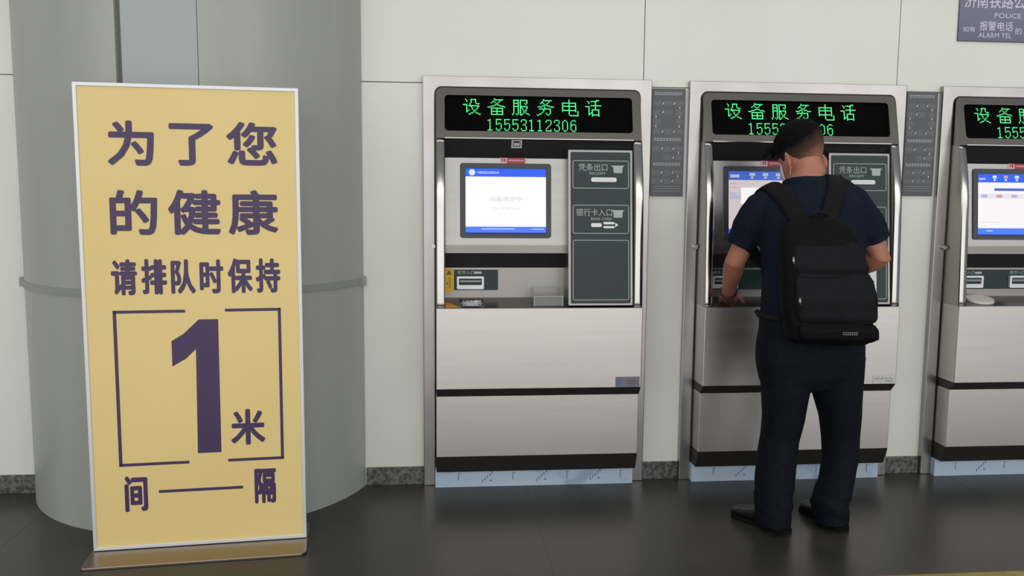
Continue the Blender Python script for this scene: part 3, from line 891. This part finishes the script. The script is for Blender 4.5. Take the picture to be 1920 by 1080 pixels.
# ------------------------------------------------------------------ the man
def vadd(*a): return Vector(a)
class Tubes:
    """closed round tubes collected in world space, later fused into one continuous surface"""
    def __init__(s): s.bm = bmesh.new()
    def ring(s, c, ax, ay, ra, rb, n, p):
        out = []
        for i in range(n):
            a = 2*PI*i/n; ca, sa = math.cos(a), math.sin(a)
            x = math.copysign(abs(ca)**(2/p), ca); y = math.copysign(abs(sa)**(2/p), sa)
            out.append(s.bm.verts.new(c + ax*(ra*x) + ay*(rb*y)))
        return out
    def tube(s, pts, radii, hint=(1, 0, 0), n=20, p=2.0, frames=None, concave=0.0):
        pts = [Vector(q) for q in pts]; rings = []
        for i, c in enumerate(pts):
            if frames: ax, ay = frames
            else:
                t = (pts[min(i+1, len(pts)-1)]-pts[max(i-1, 0)]).normalized()
                h = Vector(hint); ax = (h-t*h.dot(t)).normalized(); ay = t.cross(ax).normalized()
            r = radii[i]; ra, rb = r if isinstance(r, (tuple, list)) else (r, r)
            rings.append(s.ring(c, ax, ay, ra, rb, n, p))
        for A, B in zip(rings[:-1], rings[1:]):
            for k in range(n): s.bm.faces.new((A[k], A[(k+1) % n], B[(k+1) % n], B[k]))
        s.bm.faces.new(list(reversed(rings[0])))
        s.bm.faces.new(rings[-1])
    def ball(s, c, rx, ry, rz, rot=None):
        m = Matrix.Diagonal((rx, ry, rz, 1)); m = (rot.to_4x4() if rot else Matrix.Identity(4)) @ m
        m = Matrix.Translation(Vector(c)) @ m
        bmesh.ops.create_uvsphere(s.bm, u_segments=18, v_segments=12, radius=1.0, matrix=m)
    def finish(s, name, m, parent, origin, voxel=0.007, smooth=4, fac=0.5, wrinkle=None, attr=None):
        bmesh.ops.recalc_face_normals(s.bm, faces=s.bm.faces)
        me = bpy.data.meshes.new('t'); s.bm.to_mesh(me); s.bm.free()
        o = bpy.data.objects.new('t', me); COL.objects.link(o)
        md = o.modifiers.new('r', 'REMESH'); md.mode = 'VOXEL'; md.voxel_size = voxel
        if smooth:
            sm = o.modifiers.new('s', 'SMOOTH'); sm.factor = fac; sm.iterations = smooth
        dg = bpy.context.evaluated_depsgraph_get(); dg.update()
        res = bpy.data.meshes.new_from_object(o.evaluated_get(dg))
        bpy.data.objects.remove(o)
        O = Vector(origin); res.name = name
        if wrinkle:
            nr = [v.normal.copy() for v in res.vertices]
            for v, q in zip(res.vertices, nr): v.co += q*wrinkle(v.co)
        if attr:
            at = res.attributes.new(attr[0], 'FLOAT', 'POINT')
            for i, v in enumerate(res.vertices): at.data[i].value = attr[1](v.co)
        bvh = BVHTree.FromPolygons([v.co.copy() for v in res.vertices], [tuple(p.vertices) for p in res.polygons])
        for v in res.vertices: v.co -= O
        for p in res.polygons: p.use_smooth = True
        res.materials.clear(); res.materials.append(MAT[m])
        ob = bpy.data.objects.new(name, res); COL.objects.link(ob)
        if parent: ob.parent = parent
        else: ob.location = O
        return ob, bvh

PO = Vector((1.50, -0.60, 0.0))
# ---- body
hy, hp = math.radians(17), math.radians(24)
F0 = Vector((-math.sin(hy), math.cos(hy), 0))
HF = F0*math.cos(hp) - Vector((0, 0, 1))*math.sin(hp)
HU = F0*math.sin(hp) + Vector((0, 0, 1))*math.cos(hp)
HS = HF.cross(HU).normalized()
HC = Vector((1.507, -0.415, 1.492))
def hd(s_, f_, t_): return HC + HS*s_ + HF*f_ + HU*t_
HEAD = [(-0.118, 0.050, 0.020, 0.018), (-0.108, 0.046, 0.036, 0.040), (-0.090, 0.030, 0.057, 0.064), (-0.055, 0.014, 0.068, 0.082), (-0.02, 0.004, 0.071, 0.092),
        (0.015, -0.003, 0.076, 0.097), (0.055, -0.006, 0.078, 0.098), (0.090, -0.008, 0.071, 0.090), (0.116, -0.008, 0.056, 0.071), (0.132, -0.008, 0.035, 0.045), (0.138, -0.008, 0.012, 0.015)]
SHL, ELL, WRL = Vector((1.325, -0.475, 1.285)), Vector((1.240, -0.425, 1.062)), Vector((1.288, -0.222, 0.912))
SHR, ELR, WRR = Vector((1.712, -0.485, 1.315)), Vector((1.789, -0.568, 1.090)), Vector((1.690, -0.345, 0.985))
B = Tubes()
B.tube([hd(0, f_, t_) for t_, f_, a, d in HEAD], [(a, d) for t_, f_, a, d in HEAD], n=28, frames=(HS, HF))
B.tube([(1.510, -0.485, 1.33), (1.508, -0.468, 1.40), hd(0, -0.022, -0.075), hd(0, -0.018, -0.01)], [0.080, 0.071, 0.067, 0.060], n=20)
B.tube([hd(0, 0.088, 0.018), hd(0, 0.103, -0.012), hd(0, 0.112, -0.028), hd(0, 0.098, -0.036)], [0.007, 0.010, 0.013, 0.008], n=10, hint=HS)      # nose
B.tube([hd(-0.045, 0.083, 0.022), hd(0, 0.094, 0.026), hd(0.045, 0.083, 0.022)], [0.008, 0.009, 0.008], n=10, hint=HU)                                # brow
B.tube([hd(-0.022, 0.087, -0.067), hd(0, 0.093, -0.066), hd(0.022, 0.087, -0.067)], [0.006, 0.008, 0.006], n=10, hint=HU)                             # lips
for sg in (-1, 1):
    rot = Matrix((HS, HF, HU)).transposed() @ Matrix.Rotation(sg*math.radians(28), 3, 'Z')
    B.ball(hd(sg*0.089, -0.018, -0.026), 0.010, 0.021, 0.034, rot)
    B.ball(hd(sg*0.083, -0.004, -0.052), 0.009, 0.011, 0.014, rot)
def limb(T, pts, rad, hint=(1, 0, 0), n=18): T.tube(pts, rad, hint=hint, n=n)
def mid(a, b, t): return Vector(a)*(1-t)+Vector(b)*t
for S_, E_, W_ in ((SHL, ELL, WRL), (SHR, ELR, WRR)):
    limb(B, [mid(S_, (1.51, -0.48, 1.30), 0.45), S_, mid(S_, E_, 0.5), mid(S_, E_, 0.85), E_, mid(E_, W_, 0.12), mid(E_, W_, 0.3), mid(E_, W_, 0.65), W_, W_+(W_-E_).normalized()*0.02],
         [0.055, 0.056, 0.047, 0.042, 0.0415, 0.043, 0.0425, 0.035, (0.030, 0.024), (0.030, 0.022)])
# trunk and legs (under the clothes)
B.tube([(1.50, -0.59, 0.70), (1.50, -0.59, 0.80), (1.505, -0.58, 0.95), (1.51, -0.55, 1.10), (1.513, -0.51, 1.25), (1.512, -0.485, 1.33), (1.51, -0.475, 1.37)],
       [(0.15, 0.10), (0.165, 0.11), (0.155, 0.10), (0.165, 0.105), (0.165, 0.10), (0.12, 0.08), (0.07, 0.06)], n=24)
LEGL = [(1.405, -0.60, 0.74), (1.40, -0.60, 0.55), (1.390, -0.59, 0.40), (1.382, -0.60, 0.30), (1.366, -0.635, 0.09), (1.362, -0.645, 0.055)]
LEGR = [(1.60, -0.60, 0.74), (1.625, -0.60, 0.55), (1.645, -0.59, 0.40), (1.642, -0.60, 0.30), (1.612, -0.635, 0.09), (1.610, -0.640, 0.055)]
for L_ in (LEGL, LEGR): limb(B, L_, [0.09, 0.07, 0.054, 0.054, 0.038, 0.036])
def foot(T, heel, d, L, w, h, up=0.0):
    d = Vector((d[0], d[1], 0)).normalized(); side = d.cross(Vector((0, 0, 1)))
    prof = [(0.0, 0.55, 0.75), (0.06, 0.8, 0.98), (0.2, 0.86, 1.0), (0.38, 0.85, 0.92), (0.55, 0.95, 0.70), (0.72, 1.0, 0.55), (0.86, 0.86, 0.46), (0.96, 0.55, 0.36), (1.0, 0.25, 0.24)]
    T.tube([Vector(heel)+d*(L*t)+Vector((0, 0, up+h*k*0.5)) for t, a, k in prof], [(w*a, h*k*0.5) for t, a, k in prof], n=20, p=2.6, frames=(side, Vector((0, 0, 1))))
HL, DL = (1.398, -0.695, 0), (-0.554, 0.832)
HR, DR = (1.632, -0.690, 0), (-0.20, 0.980)
for H_, D_ in ((HL, DL), (HR, DR)):
    dd = Vector((D_[0], D_[1], 0)).normalized()
    foot(B, Vector(H_)+dd*0.015, D_, 0.235, 0.036, 0.062, 0.018)
def hand(T, W, fdir, nrm, thumb, curl, spread=0.0115, scale=1.0):
    """palm, four bent fingers of unequal length and a thumb leaving the side of the palm"""
    f = Vector(fdir).normalized(); nn = Vector(nrm); nn = (nn-f*nn.dot(f)).normalized(); sd = f.cross(nn).normalized()*thumb
    k = scale
    pc = [W, W+f*0.03*k, W+f*0.06*k, W+f*0.088*k]
    T.tube(pc, [(0.028, 0.018), (0.036, 0.0165), (0.041, 0.015), (0.038, 0.011)], n=16, frames=(sd, nn), p=2.5)
    lens = (0.072, 0.080, 0.074, 0.058)
    for i, L in enumerate(lens):
        off = (1.5-i)*0.0195
        a = W + f*(0.083-0.004*abs(i-1.2))*k + sd*off
        dr = (f + sd*(1.5-i)*0.06).normalized(); ang = 0.0; pts = [a-dr*0.012]; cur = a
        for seg, fr in enumerate((0.46, 0.30, 0.24)):
            pts.append(cur.copy())
            ang += math.radians(curl[seg] + (i-1)*2)
            cur = cur + (dr*math.cos(ang) - nn*math.sin(ang))*L*fr
        pts.append(cur)
        T.tube(pts, [0.0088, 0.0088, 0.0082, 0.0076, 0.0058], n=10, hint=sd)
    a = W + f*0.022*k + sd*0.026
    d1 = (f*0.62+sd*0.75-nn*0.22).normalized(); d2 = (f*0.93+sd*0.30-nn*0.25).normalized()
    T.tube([a-d1*0.012, a+d1*0.012, a+d1*0.040, a+d1*0.040+d2*0.026, a+d1*0.040+d2*0.047], [0.012, 0.013, 0.0105, 0.0095, 0.0065], n=10, hint=nn)
hand(B, WRL+Vector((0.002, 0.012, -0.006)), (0.30, 0.86, -0.36), (0.05, 0.35, 0.94), 1, (-4, 10, 14))
hand(B, WRR+Vector((-0.006, 0.012, -0.006)), (-0.30, 0.66, -0.62), (0.0, 0.72, 0.68), -1, (8, 22, 20))
person, body_bvh = B.finish('person', 'skin', None, PO, voxel=0.0042, smooth=3)
tag(person, 'man in navy shirt and dark trousers standing with his back to us, using the machine', 'person')

# ---- eyes
for sg in (-1, 1):
    T = Tubes(); T.ball(hd(sg*0.032, 0.078, 0.004), 0.011, 0.011, 0.011); T.finish('eye', 'eye', person, PO, voxel=0.003, smooth=1)

# ---- hair
def hloc(co):
    q = co-HC; return q.dot(HS), q.dot(HF), q.dot(HU)
def hairline(a):           # a = 0 facing front .. PI at the nape
    P = [(0, 0.066), (0.6, 0.058), (1.05, 0.02), (1.35, -0.012), (1.75, 0.002), (2.2, -0.035), (PI, -0.052)]
    for (a0, t0), (a1, t1) in zip(P[:-1], P[1:]):
        if a <= a1: return lerp(t0, t1, (a-a0)/(a1-a0))
    return P[-1][1]
T = Tubes()
n = 64; hv = []; ts = [-0.06+0.197*i/30 for i in range(31)]
def head_r(t):
    for (t0, f0, a0, d0), (t1, f1, a1, d1) in zip(HEAD[:-1], HEAD[1:]):
        if t0 <= t <= t1:
            k = (t-t0)/(t1-t0); return lerp(f0, f1, k), lerp(a0, a1, k), lerp(d0, d1, k)
    return HEAD[-1][1:]
rows = []
for t in ts+[0.1375]:
    f_, a_, d_ = head_r(t); row = []
    for i in range(n):
        an = 2*PI*i/n; fold = abs(an if an <= PI else 2*PI-an)
        up = max(0, min(1, (t+0.03)/0.11)); infl = 0.0025+0.0125*up
        if t < hairline(fold): infl = -0.010
        dx, dy = math.sin(an), math.cos(an)
        row.append(T.bm.verts.new(hd(dx*(a_+infl), f_+dy*(d_+infl), t+0.010*max(0, (t-0.05)/0.07))))
    rows.append(row)
for A, B_ in zip(rows[:-1], rows[1:]):
    for i in range(n): T.bm.faces.new((A[i], A[(i+1) % n], B_[(i+1) % n], B_[i]))
T.bm.faces.new(list(reversed(rows[0]))); T.bm.faces.new(rows[-1])
for s0, s1 in ((-0.058, -0.092), (-0.035, -0.05), (-0.01, -0.02), (0.02, 0.02), (0.045, 0.05)):
    T.tube([hd(s0, 0.062, 0.074), hd((s0+s1)/2, 0.086, 0.070), hd(s1, 0.098, 0.056), hd(s1*1.12, 0.106, 0.046)], [0.016, 0.014, 0.009, 0.004], n=10, hint=HS)
def hwr(co):
    s_, f_, t_ = hloc(co)
    k = max(0.0, min(1.0, (t_+0.01)/0.06))
    return k*(0.0035*noise.noise(co*70)+0.0025*noise.noise(co*170)) + 0.0004*noise.noise(co*300)
def fade(co):
    s_, f_, t_ = hloc(co)
    back = max(0.0, min(1.0, (0.05-f_)/0.05))
    sw = 0.030*math.sin(s_*22+0.4)
    v = (0.060+sw-t_)/0.105+0.08*noise.noise(co*45)
    return max(0.0, min(1.0, v))*back
T.finish('hair', 'hair', person, PO, voxel=0.0032, smooth=2, wrinkle=hwr, attr=('fade', fade))

# ---- face mask with ear loops
T = Tubes()
mv = []
for t in (-0.098, -0.075, -0.045, -0.025, -0.012):
    f_, a_, d_ = head_r(t)
    ex = 0.012 if -0.06 < t < -0.015 else 0.004
    mv.append([hd(math.sin(a)*(a_+0.004), f_+math.cos(a)*(d_+0.004)+ex*max(0, math.cos(a))**4*2, t) for a in [math.radians(-62+124*i/20) for i in range(21)]])
b = MB()
for A, B_ in zip(mv[:-1], mv[1:]): b.loops(A, B_, 'mask', closed=False, smooth=True)
mk = b.build('face_mask', person, origin=PO)
md = mk.modifiers.new('solid', 'SOLIDIFY'); md.thickness = 0.0025; md.offset = 1
mk.location = (0, 0, 0)
def tube_mesh(pts, r, m, name, parent, origin, n=8, closed=False):
    b = MB(); pts = [Vector(p) for p in pts]; rg = []
    for i, c in enumerate(pts):
        t = (pts[min(i+1, len(pts)-1)]-pts[max(i-1, 0)]).normalized()
        h = Vector((0, 0, 1)) if abs(t.z) < 0.9 else Vector((1, 0, 0))
        ax = (h-t*h.dot(t)).normalized(); ay = t.cross(ax)
        rr = r[i] if isinstance(r, (list, tuple)) else r
        rg.append([c+ax*rr*math.cos(2*PI*k/n)+ay*rr*math.sin(2*PI*k/n) for k in range(n)])
    for A, B_ in zip(rg[:-1], rg[1:]): b.loops(A, B_, m, smooth=True)
    b.ngon(rg[0], m); b.ngon(rg[-1], m)
    return b.build(name, parent, origin=origin)
for sg in (-1, 1):
    P_ = [hd(sg*0.070, 0.020, -0.022), hd(sg*0.078, 0.006, 0.006), hd(sg*0.086, -0.014, 0.012), hd(sg*0.092, -0.030, -0.004), hd(sg*0.091, -0.031, -0.026), hd(sg*0.084, -0.022, -0.046), hd(sg*0.072, 0.002, -0.066), hd(sg*0.064, 0.020, -0.080)]
    Q = []
    for i in range(len(P_)-1):
        for k in range(4): Q.append(mid(P_[i], P_[i+1], k/4))
    tube_mesh(Q+[P_[-1]], 0.0016, 'mask', 'ear_loop', mk, PO)

# ---- shirt
def wr_shirt(co):
    a = noise.noise(Vector((co.x*7, co.y*7, co.z*5)))*0.006
    b_ = noise.noise(Vector((co.x*9+co.z*14, co.y*12, co.z*9-co.x*8)))*0.005
    return a+b_-0.001
T = Tubes()
T.tube([(1.505, -0.590, 0.800), (1.505, -0.588, 0.90), (1.510, -0.578, 1.0), (1.512, -0.558, 1.1), (1.514, -0.532, 1.2), (1.515, -0.508, 1.28), (1.514, -0.490, 1.330), (1.512, -0.476, 1.362), (1.509, -0.466, 1.388)],
       [(0.208, 0.135), (0.203, 0.130), (0.200, 0.130), (0.208, 0.134), (0.218, 0.134), (0.215, 0.126), (0.178, 0.108), (0.115, 0.088), (0.076, 0.074)], n=36, p=2.3)
T.tube([(1.44, -0.482, 1.325), (1.385, -0.480, 1.315), (1.325, -0.474, 1.278), (1.278, -0.455, 1.205), (1.254, -0.438, 1.125), (1.252, -0.436, 1.118), (1.255, -0.438, 1.126), (1.266, -0.446, 1.16)],
       [0.060, 0.066, 0.074, 0.068, (0.058, 0.064), (0.055, 0.061), (0.050, 0.056), (0.046, 0.050)], n=22)
T.tube([(1.57, -0.486, 1.35), (1.635, -0.484, 1.345), (1.700, -0.486, 1.305), (1.752, -0.508, 1.235), (1.775, -0.538, 1.160), (1.777, -0.542, 1.152), (1.774, -0.538, 1.162), (1.765, -0.526, 1.20)],
       [0.060, 0.066, 0.074, 0.068, (0.064, 0.066), (0.062, 0.064), (0.054, 0.056), (0.046, 0.048)], n=22)
shirt, shirt_bvh = T.finish('shirt', 'shirt', person, PO, voxel=0.0065, smooth=5, wrinkle=wr_shirt)
# stand-and-fall collar
T = Tubes(); nk = 28
def collar_ring(c, rx, ry, tilt):
    return [Vector((c[0]+rx*math.sin(2*PI*i/nk), c[1]-ry*math.cos(2*PI*i/nk), c[2]+tilt*math.cos(2*PI*i/nk))) for i in range(nk)]
CR_ = [collar_ring((1.510, -0.472, 1.352), 0.108, 0.098, 0.004), collar_ring((1.508, -0.462, 1.385), 0.094, 0.088, 0.012), collar_ring((1.507, -0.457, 1.402), 0.085, 0.080, 0.016),
       collar_ring((1.507, -0.457, 1.398), 0.078, 0.074, 0.016), collar_ring((1.508, -0.463, 1.36), 0.080, 0.076, 0.0)]
b = MB()
for A, B_ in zip(CR_[:-1], CR_[1:]): b.loops(A, B_, 'shirt', smooth=True)
cl = b.build('collar', shirt, origin=PO); 
sb = cl.modifiers.new('sub', 'SUBSURF'); sb.levels = 1; sb.render_levels = 2

# ---- trousers
def wr_tr(co):
    k = 1.0 if co.z < 0.7 else 0.5
    low = max(0.0, 1-abs(co.z-0.10)/0.12)
    a = noise.noise(Vector((co.x*8, co.y*8, co.z*4)))*0.006*k
    b_ = noise.noise(Vector((co.x*5, co.y*6, co.z*26+co.x*9)))*0.010*low
    c_ = noise.noise(Vector((co.x*16, co.y*10, co.z*3.5+co.x*4)))*0.004
    return a+b_+c_
T = Tubes()
T.tube([(1.505, -0.586, 0.865), (1.503, -0.588, 0.80), (1.499, -0.595, 0.74), (1.498, -0.600, 0.68), (1.503, -0.602, 0.62), (1.510, -0.602, 0.572)],
       [(0.196, 0.124), (0.205, 0.132), (0.213, 0.140), (0.214, 0.138), (0.205, 0.125), (0.16, 0.095)], n=36, p=2.4)
T.tube([(1.403, -0.600, 0.70), (1.403, -0.600, 0.56), (1.400, -0.595, 0.45), (1.392, -0.588, 0.364), (1.379, -0.600, 0.28), (1.365, -0.620, 0.19), (1.353, -0.645, 0.10), (1.353, -0.656, 0.020)],
       [(0.104, 0.122), (0.095, 0.112), (0.081, 0.098), (0.073, 0.088), (0.075, 0.088), (0.076, 0.092), (0.069, 0.094), (0.067, 0.092)], n=26)
T.tube([(1.606, -0.600, 0.70), (1.618, -0.600, 0.56), (1.640, -0.595, 0.45), (1.648, -0.588, 0.364), (1.648, -0.600, 0.28), (1.627, -0.620, 0.19), (1.590, -0.642, 0.10), (1.597, -0.652, 0.022)],
       [(0.106, 0.122), (0.099, 0.112), (0.083, 0.098), (0.074, 0.088), (0.072, 0.086), (0.067, 0.088), (0.070, 0.092), (0.060, 0.088)], n=26)
T.finish('trousers', 'trouser', person, PO, voxel=0.0065, smooth=4, wrinkle=wr_tr)

# ---- shoes
for H_, D_ in ((HL, DL), (HR, DR)):
    T = Tubes(); foot(T, H_, D_, 0.262, 0.047, 0.080, 0.014)
    sh, _ = T.finish('shoe', 'shoe', person, PO, voxel=0.005, smooth=3)
    T = Tubes(); d_ = Vector((D_[0], D_[1], 0)).normalized(); sd_ = d_.cross(Vector((0, 0, 1)))
    prof = [(-0.004, 0.5), (0.015, 0.78), (0.06, 0.86), (0.11, 0.82), (0.16, 0.92), (0.20, 1.0), (0.24, 0.88), (0.256, 0.52), (0.265, 0.26)]
    b = MB()
    top = [Vector(H_)+d_*t+sd_*(0.047*a) for t, a in prof]+[Vector(H_)+d_*t-sd_*(0.047*a) for t, a in reversed(prof)]
    b.prism([p+Vector((0, 0, 0.018)) for p in top], [p for p in top], 'sole')
    b.build('sole', sh, origin=PO, bevel=0.003)

# ---- bracelet on the left wrist
wd = (WRL-ELL).normalized(); wx = (Vector((1, 0, 0))-wd*wd.x).normalized(); wy = wd.cross(wx)
tube_mesh([WRL-wd*0.004+wx*0.036*math.cos(2*PI*i/28)+wy*0.031*math.sin(2*PI*i/28) for i in range(29)], 0.0052, 'bracelet', 'bracelet', person, PO)

# ------------------------------------------------------------------ backpack
BO = Vector((1.47, -0.78, 0.79))
bp = empty('backpack', BO, 'black backpack worn on the man\'s back', 'backpack')
def pk(name, m, rings, parent, p=3.6, voxel=0.006, wr=None):
    T = Tubes(); T.tube([r[0] for r in rings], [(r[1], r[2]) for r in rings], n=44, p=p, frames=(PKX, PKY)); return T.finish(name, m, parent, BO, voxel=voxel, smooth=4, wrinkle=wr)
pa = math.radians(-7)
PKX = Vector((math.cos(pa), math.sin(pa), 0)); PKY = Vector((-math.sin(pa), math.cos(pa), 0))
wrp = lambda co: 0.005*noise.noise(co*9)+0.002*noise.noise(co*26)
main, pk_bvh = pk('main_compartment', 'pack', [((1.480, -0.785, 0.783), 0.135, 0.045), ((1.480, -0.790, 0.800), 0.156, 0.062), ((1.474, -0.792, 0.86), 0.164, 0.070), ((1.462, -0.786, 0.95), 0.164, 0.072), ((1.452, -0.776, 1.05), 0.158, 0.070),
    ((1.447, -0.760, 1.13), 0.150, 0.065), ((1.445, -0.744, 1.19), 0.138, 0.058), ((1.443, -0.730, 1.228), 0.112, 0.048), ((1.442, -0.720, 1.250), 0.075, 0.034), ((1.442, -0.716, 1.258), 0.04, 0.018)], bp, wr=wrp)
fp_, fp_bvh = pk('front_pocket', 'pack2', [((1.484, -0.852, 0.868), 0.136, 0.012), ((1.482, -0.850, 0.885), 0.150, 0.022), ((1.474, -0.850, 0.95), 0.152, 0.025), ((1.464, -0.842, 1.02), 0.146, 0.022), ((1.461, -0.838, 1.052), 0.132, 0.012)], bp, wr=wrp)
lp_, lp_bvh = pk('lower_pocket', 'pack', [((1.490, -0.842, 0.795), 0.125, 0.010), ((1.490, -0.852, 0.81), 0.145, 0.024), ((1.487, -0.856, 0.845), 0.147, 0.026), ((1.484, -0.852, 0.866), 0.136, 0.012)], bp, wr=wrp)
up_, up_bvh = pk('top_pocket', 'pack2', [((1.462, -0.832, 1.050), 0.130, 0.010), ((1.458, -0.828, 1.070), 0.140, 0.018), ((1.452, -0.808, 1.14), 0.126, 0.016), ((1.449, -0.793, 1.180), 0.092, 0.008)], bp, wr=wrp)
def on_pack(x, z):
    best = None
    for bv in (pk_bvh, fp_bvh, lp_bvh, up_bvh):
        h = bv.ray_cast(Vector((x, -1.4, z)), Vector((0, 1, 0)))
        if h[0] is not None and (best is None or h[0].y < best.y): best = h[0]
    return best
def piping(path, r, name):
    P = [on_pack(x, z) for x, z in path]; P = [q+Vector((0, -0.001, 0)) for q in P if q is not None]
    tube_mesh(P, r, 'seam', name, bp, BO)
piping([(1.345+0.255*i/24, 1.040+0.034*(i/24)**2-0.008*math.sin(i/24*PI)) for i in range(25)], 0.0024, 'seam_piping')
piping([(1.36+0.265*i/24, 0.862+0.018*(i/24)**2-0.006*math.sin(i/24*PI)) for i in range(25)], 0.0024, 'seam_piping')
b = MB()
for k in range(7):
    for dz in (0.0, 0.007):
        c = on_pack(1.490+0.0078*k, 0.829+dz); b.box(c.x, c.x+0.005, c.y-0.0022, c.y+0.004, c.z, c.z+0.0042, 'label_grey')
b.build('small_emblem', bp, origin=BO)
# zip pulls on the left edge
for x, z in ((1.318, 1.098), (1.332, 0.952)):
    c = on_pack(x, z) or Vector((x, -0.80, z))
    pl = tube_mesh([c+Vector((0.002, -0.006, 0.012)), c+Vector((0, -0.010, 0.0)), c+Vector((0.003, -0.010, -0.014))], [0.004, 0.006, 0.003], 'pull', 'zip_pull', bp, BO)
    tube_mesh([c+Vector((0.003, -0.010, -0.012)), c+Vector((0.004, -0.011, -0.034)), c+Vector((0.003, -0.010, -0.060))], [0.0022, 0.0034, 0.003], 'seam', 'pull_cord', pl, BO)
# straps: ribbons lying on the shirt
def ribbon(path, width, thick, name, bvh, off=0.007, n=40, snap=True, mm='strap'):
    P = [Vector(p) for p in path]; Q = []
    for i in range(n+1):                      # Catmull-Rom
        u = i/n*(len(P)-1); k = min(int(u), len(P)-2); t = u-k
        p0, p1, p2, p3 = P[max(k-1, 0)], P[k], P[k+1], P[min(k+2, len(P)-1)]
        Q.append(0.5*((2*p1)+(p2-p0)*t+(2*p0-5*p1+4*p2-p3)*t*t+(3*p1-p0-3*p2+p3)*t**3))
    R_ = []; N_ = []
    for q in Q:
        h = bvh.find_nearest(q); N_.append(h[1]); R_.append(h[0]+h[1]*off if (snap and (q-h[0]).length < 0.07) else q)
    b = MB(); loops = []
    for _ in range(3):
        R_ = [R_[0]]+[(R_[i-1]+R_[i]*2+R_[i+1])/4 for i in range(1, len(R_)-1)]+[R_[-1]]
        N_ = [N_[0]]+[(N_[i-1]+N_[i]*2+N_[i+1]).normalized() for i in range(1, len(N_)-1)]+[N_[-1]]
    for i, c in enumerate(R_):
        t = (R_[min(i+1, n)]-R_[max(i-1, 0)]).normalized(); nn = (N_[i]-t*N_[i].dot(t)).normalized(); w_ = t.cross(nn)
        W_ = width[0]+(width[1]-width[0])*i/n
        def pt(s_, z_):                      # the ribbon bends over the cloth
            q = c+w_*s_; h = bvh.find_nearest(q)
            return h[0]+h[1]*(off*0.4+z_) if (q-h[0]).length < 0.03 and snap else q+nn*(z_-off*0.6)
        loops.append([pt(-W_/2, 0), pt(-W_/4, 0), pt(0, 0), pt(W_/4, 0), pt(W_/2, 0), pt(W_/2, thick*0.7), pt(W_/4, thick), pt(0, thick), pt(-W_/4, thick), pt(-W_/2, thick*0.7)])
    for A, B_ in zip(loops[:-1], loops[1:]): b.loops(A, B_, mm, smooth=True)
    b.ngon(loops[0], mm); b.ngon(loops[-1], mm)
    return b.build(name, bp, origin=BO)
ribbon([(1.405, -0.70, 1.215), (1.392, -0.655, 1.265), (1.368, -0.58, 1.335), (1.348, -0.50, 1.385), (1.345, -0.42, 1.360), (1.345, -0.37, 1.27), (1.342, -0.385, 1.12), (1.335, -0.43, 1.00)], (0.078, 0.058), 0.011, 'shoulder_strap', shirt_bvh)
ribbon([(1.515, -0.70, 1.235), (1.535, -0.655, 1.275), (1.575, -0.58, 1.350), (1.608, -0.50, 1.405), (1.625, -0.42, 1.380), (1.640, -0.37, 1.28), (1.650, -0.385, 1.12), (1.660, -0.43, 1.00)], (0.078, 0.058), 0.011, 'shoulder_strap', shirt_bvh)
tube_mesh([(1.405, -0.715, 1.236), (1.415, -0.728, 1.262), (1.445, -0.733, 1.276), (1.478, -0.728, 1.268), (1.49, -0.715, 1.242)], 0.008, 'strap', 'grab_handle', bp, BO)
tube_mesh([(1.345, -0.72, 0.862), (1.31, -0.715, 0.866), (1.28, -0.69, 0.868), (1.262, -0.66, 0.874), (1.252, -0.645, 0.888)], [0.012, 0.013, 0.014, 0.014, 0.010], 'strap', 'waist_strap', bp, BO)
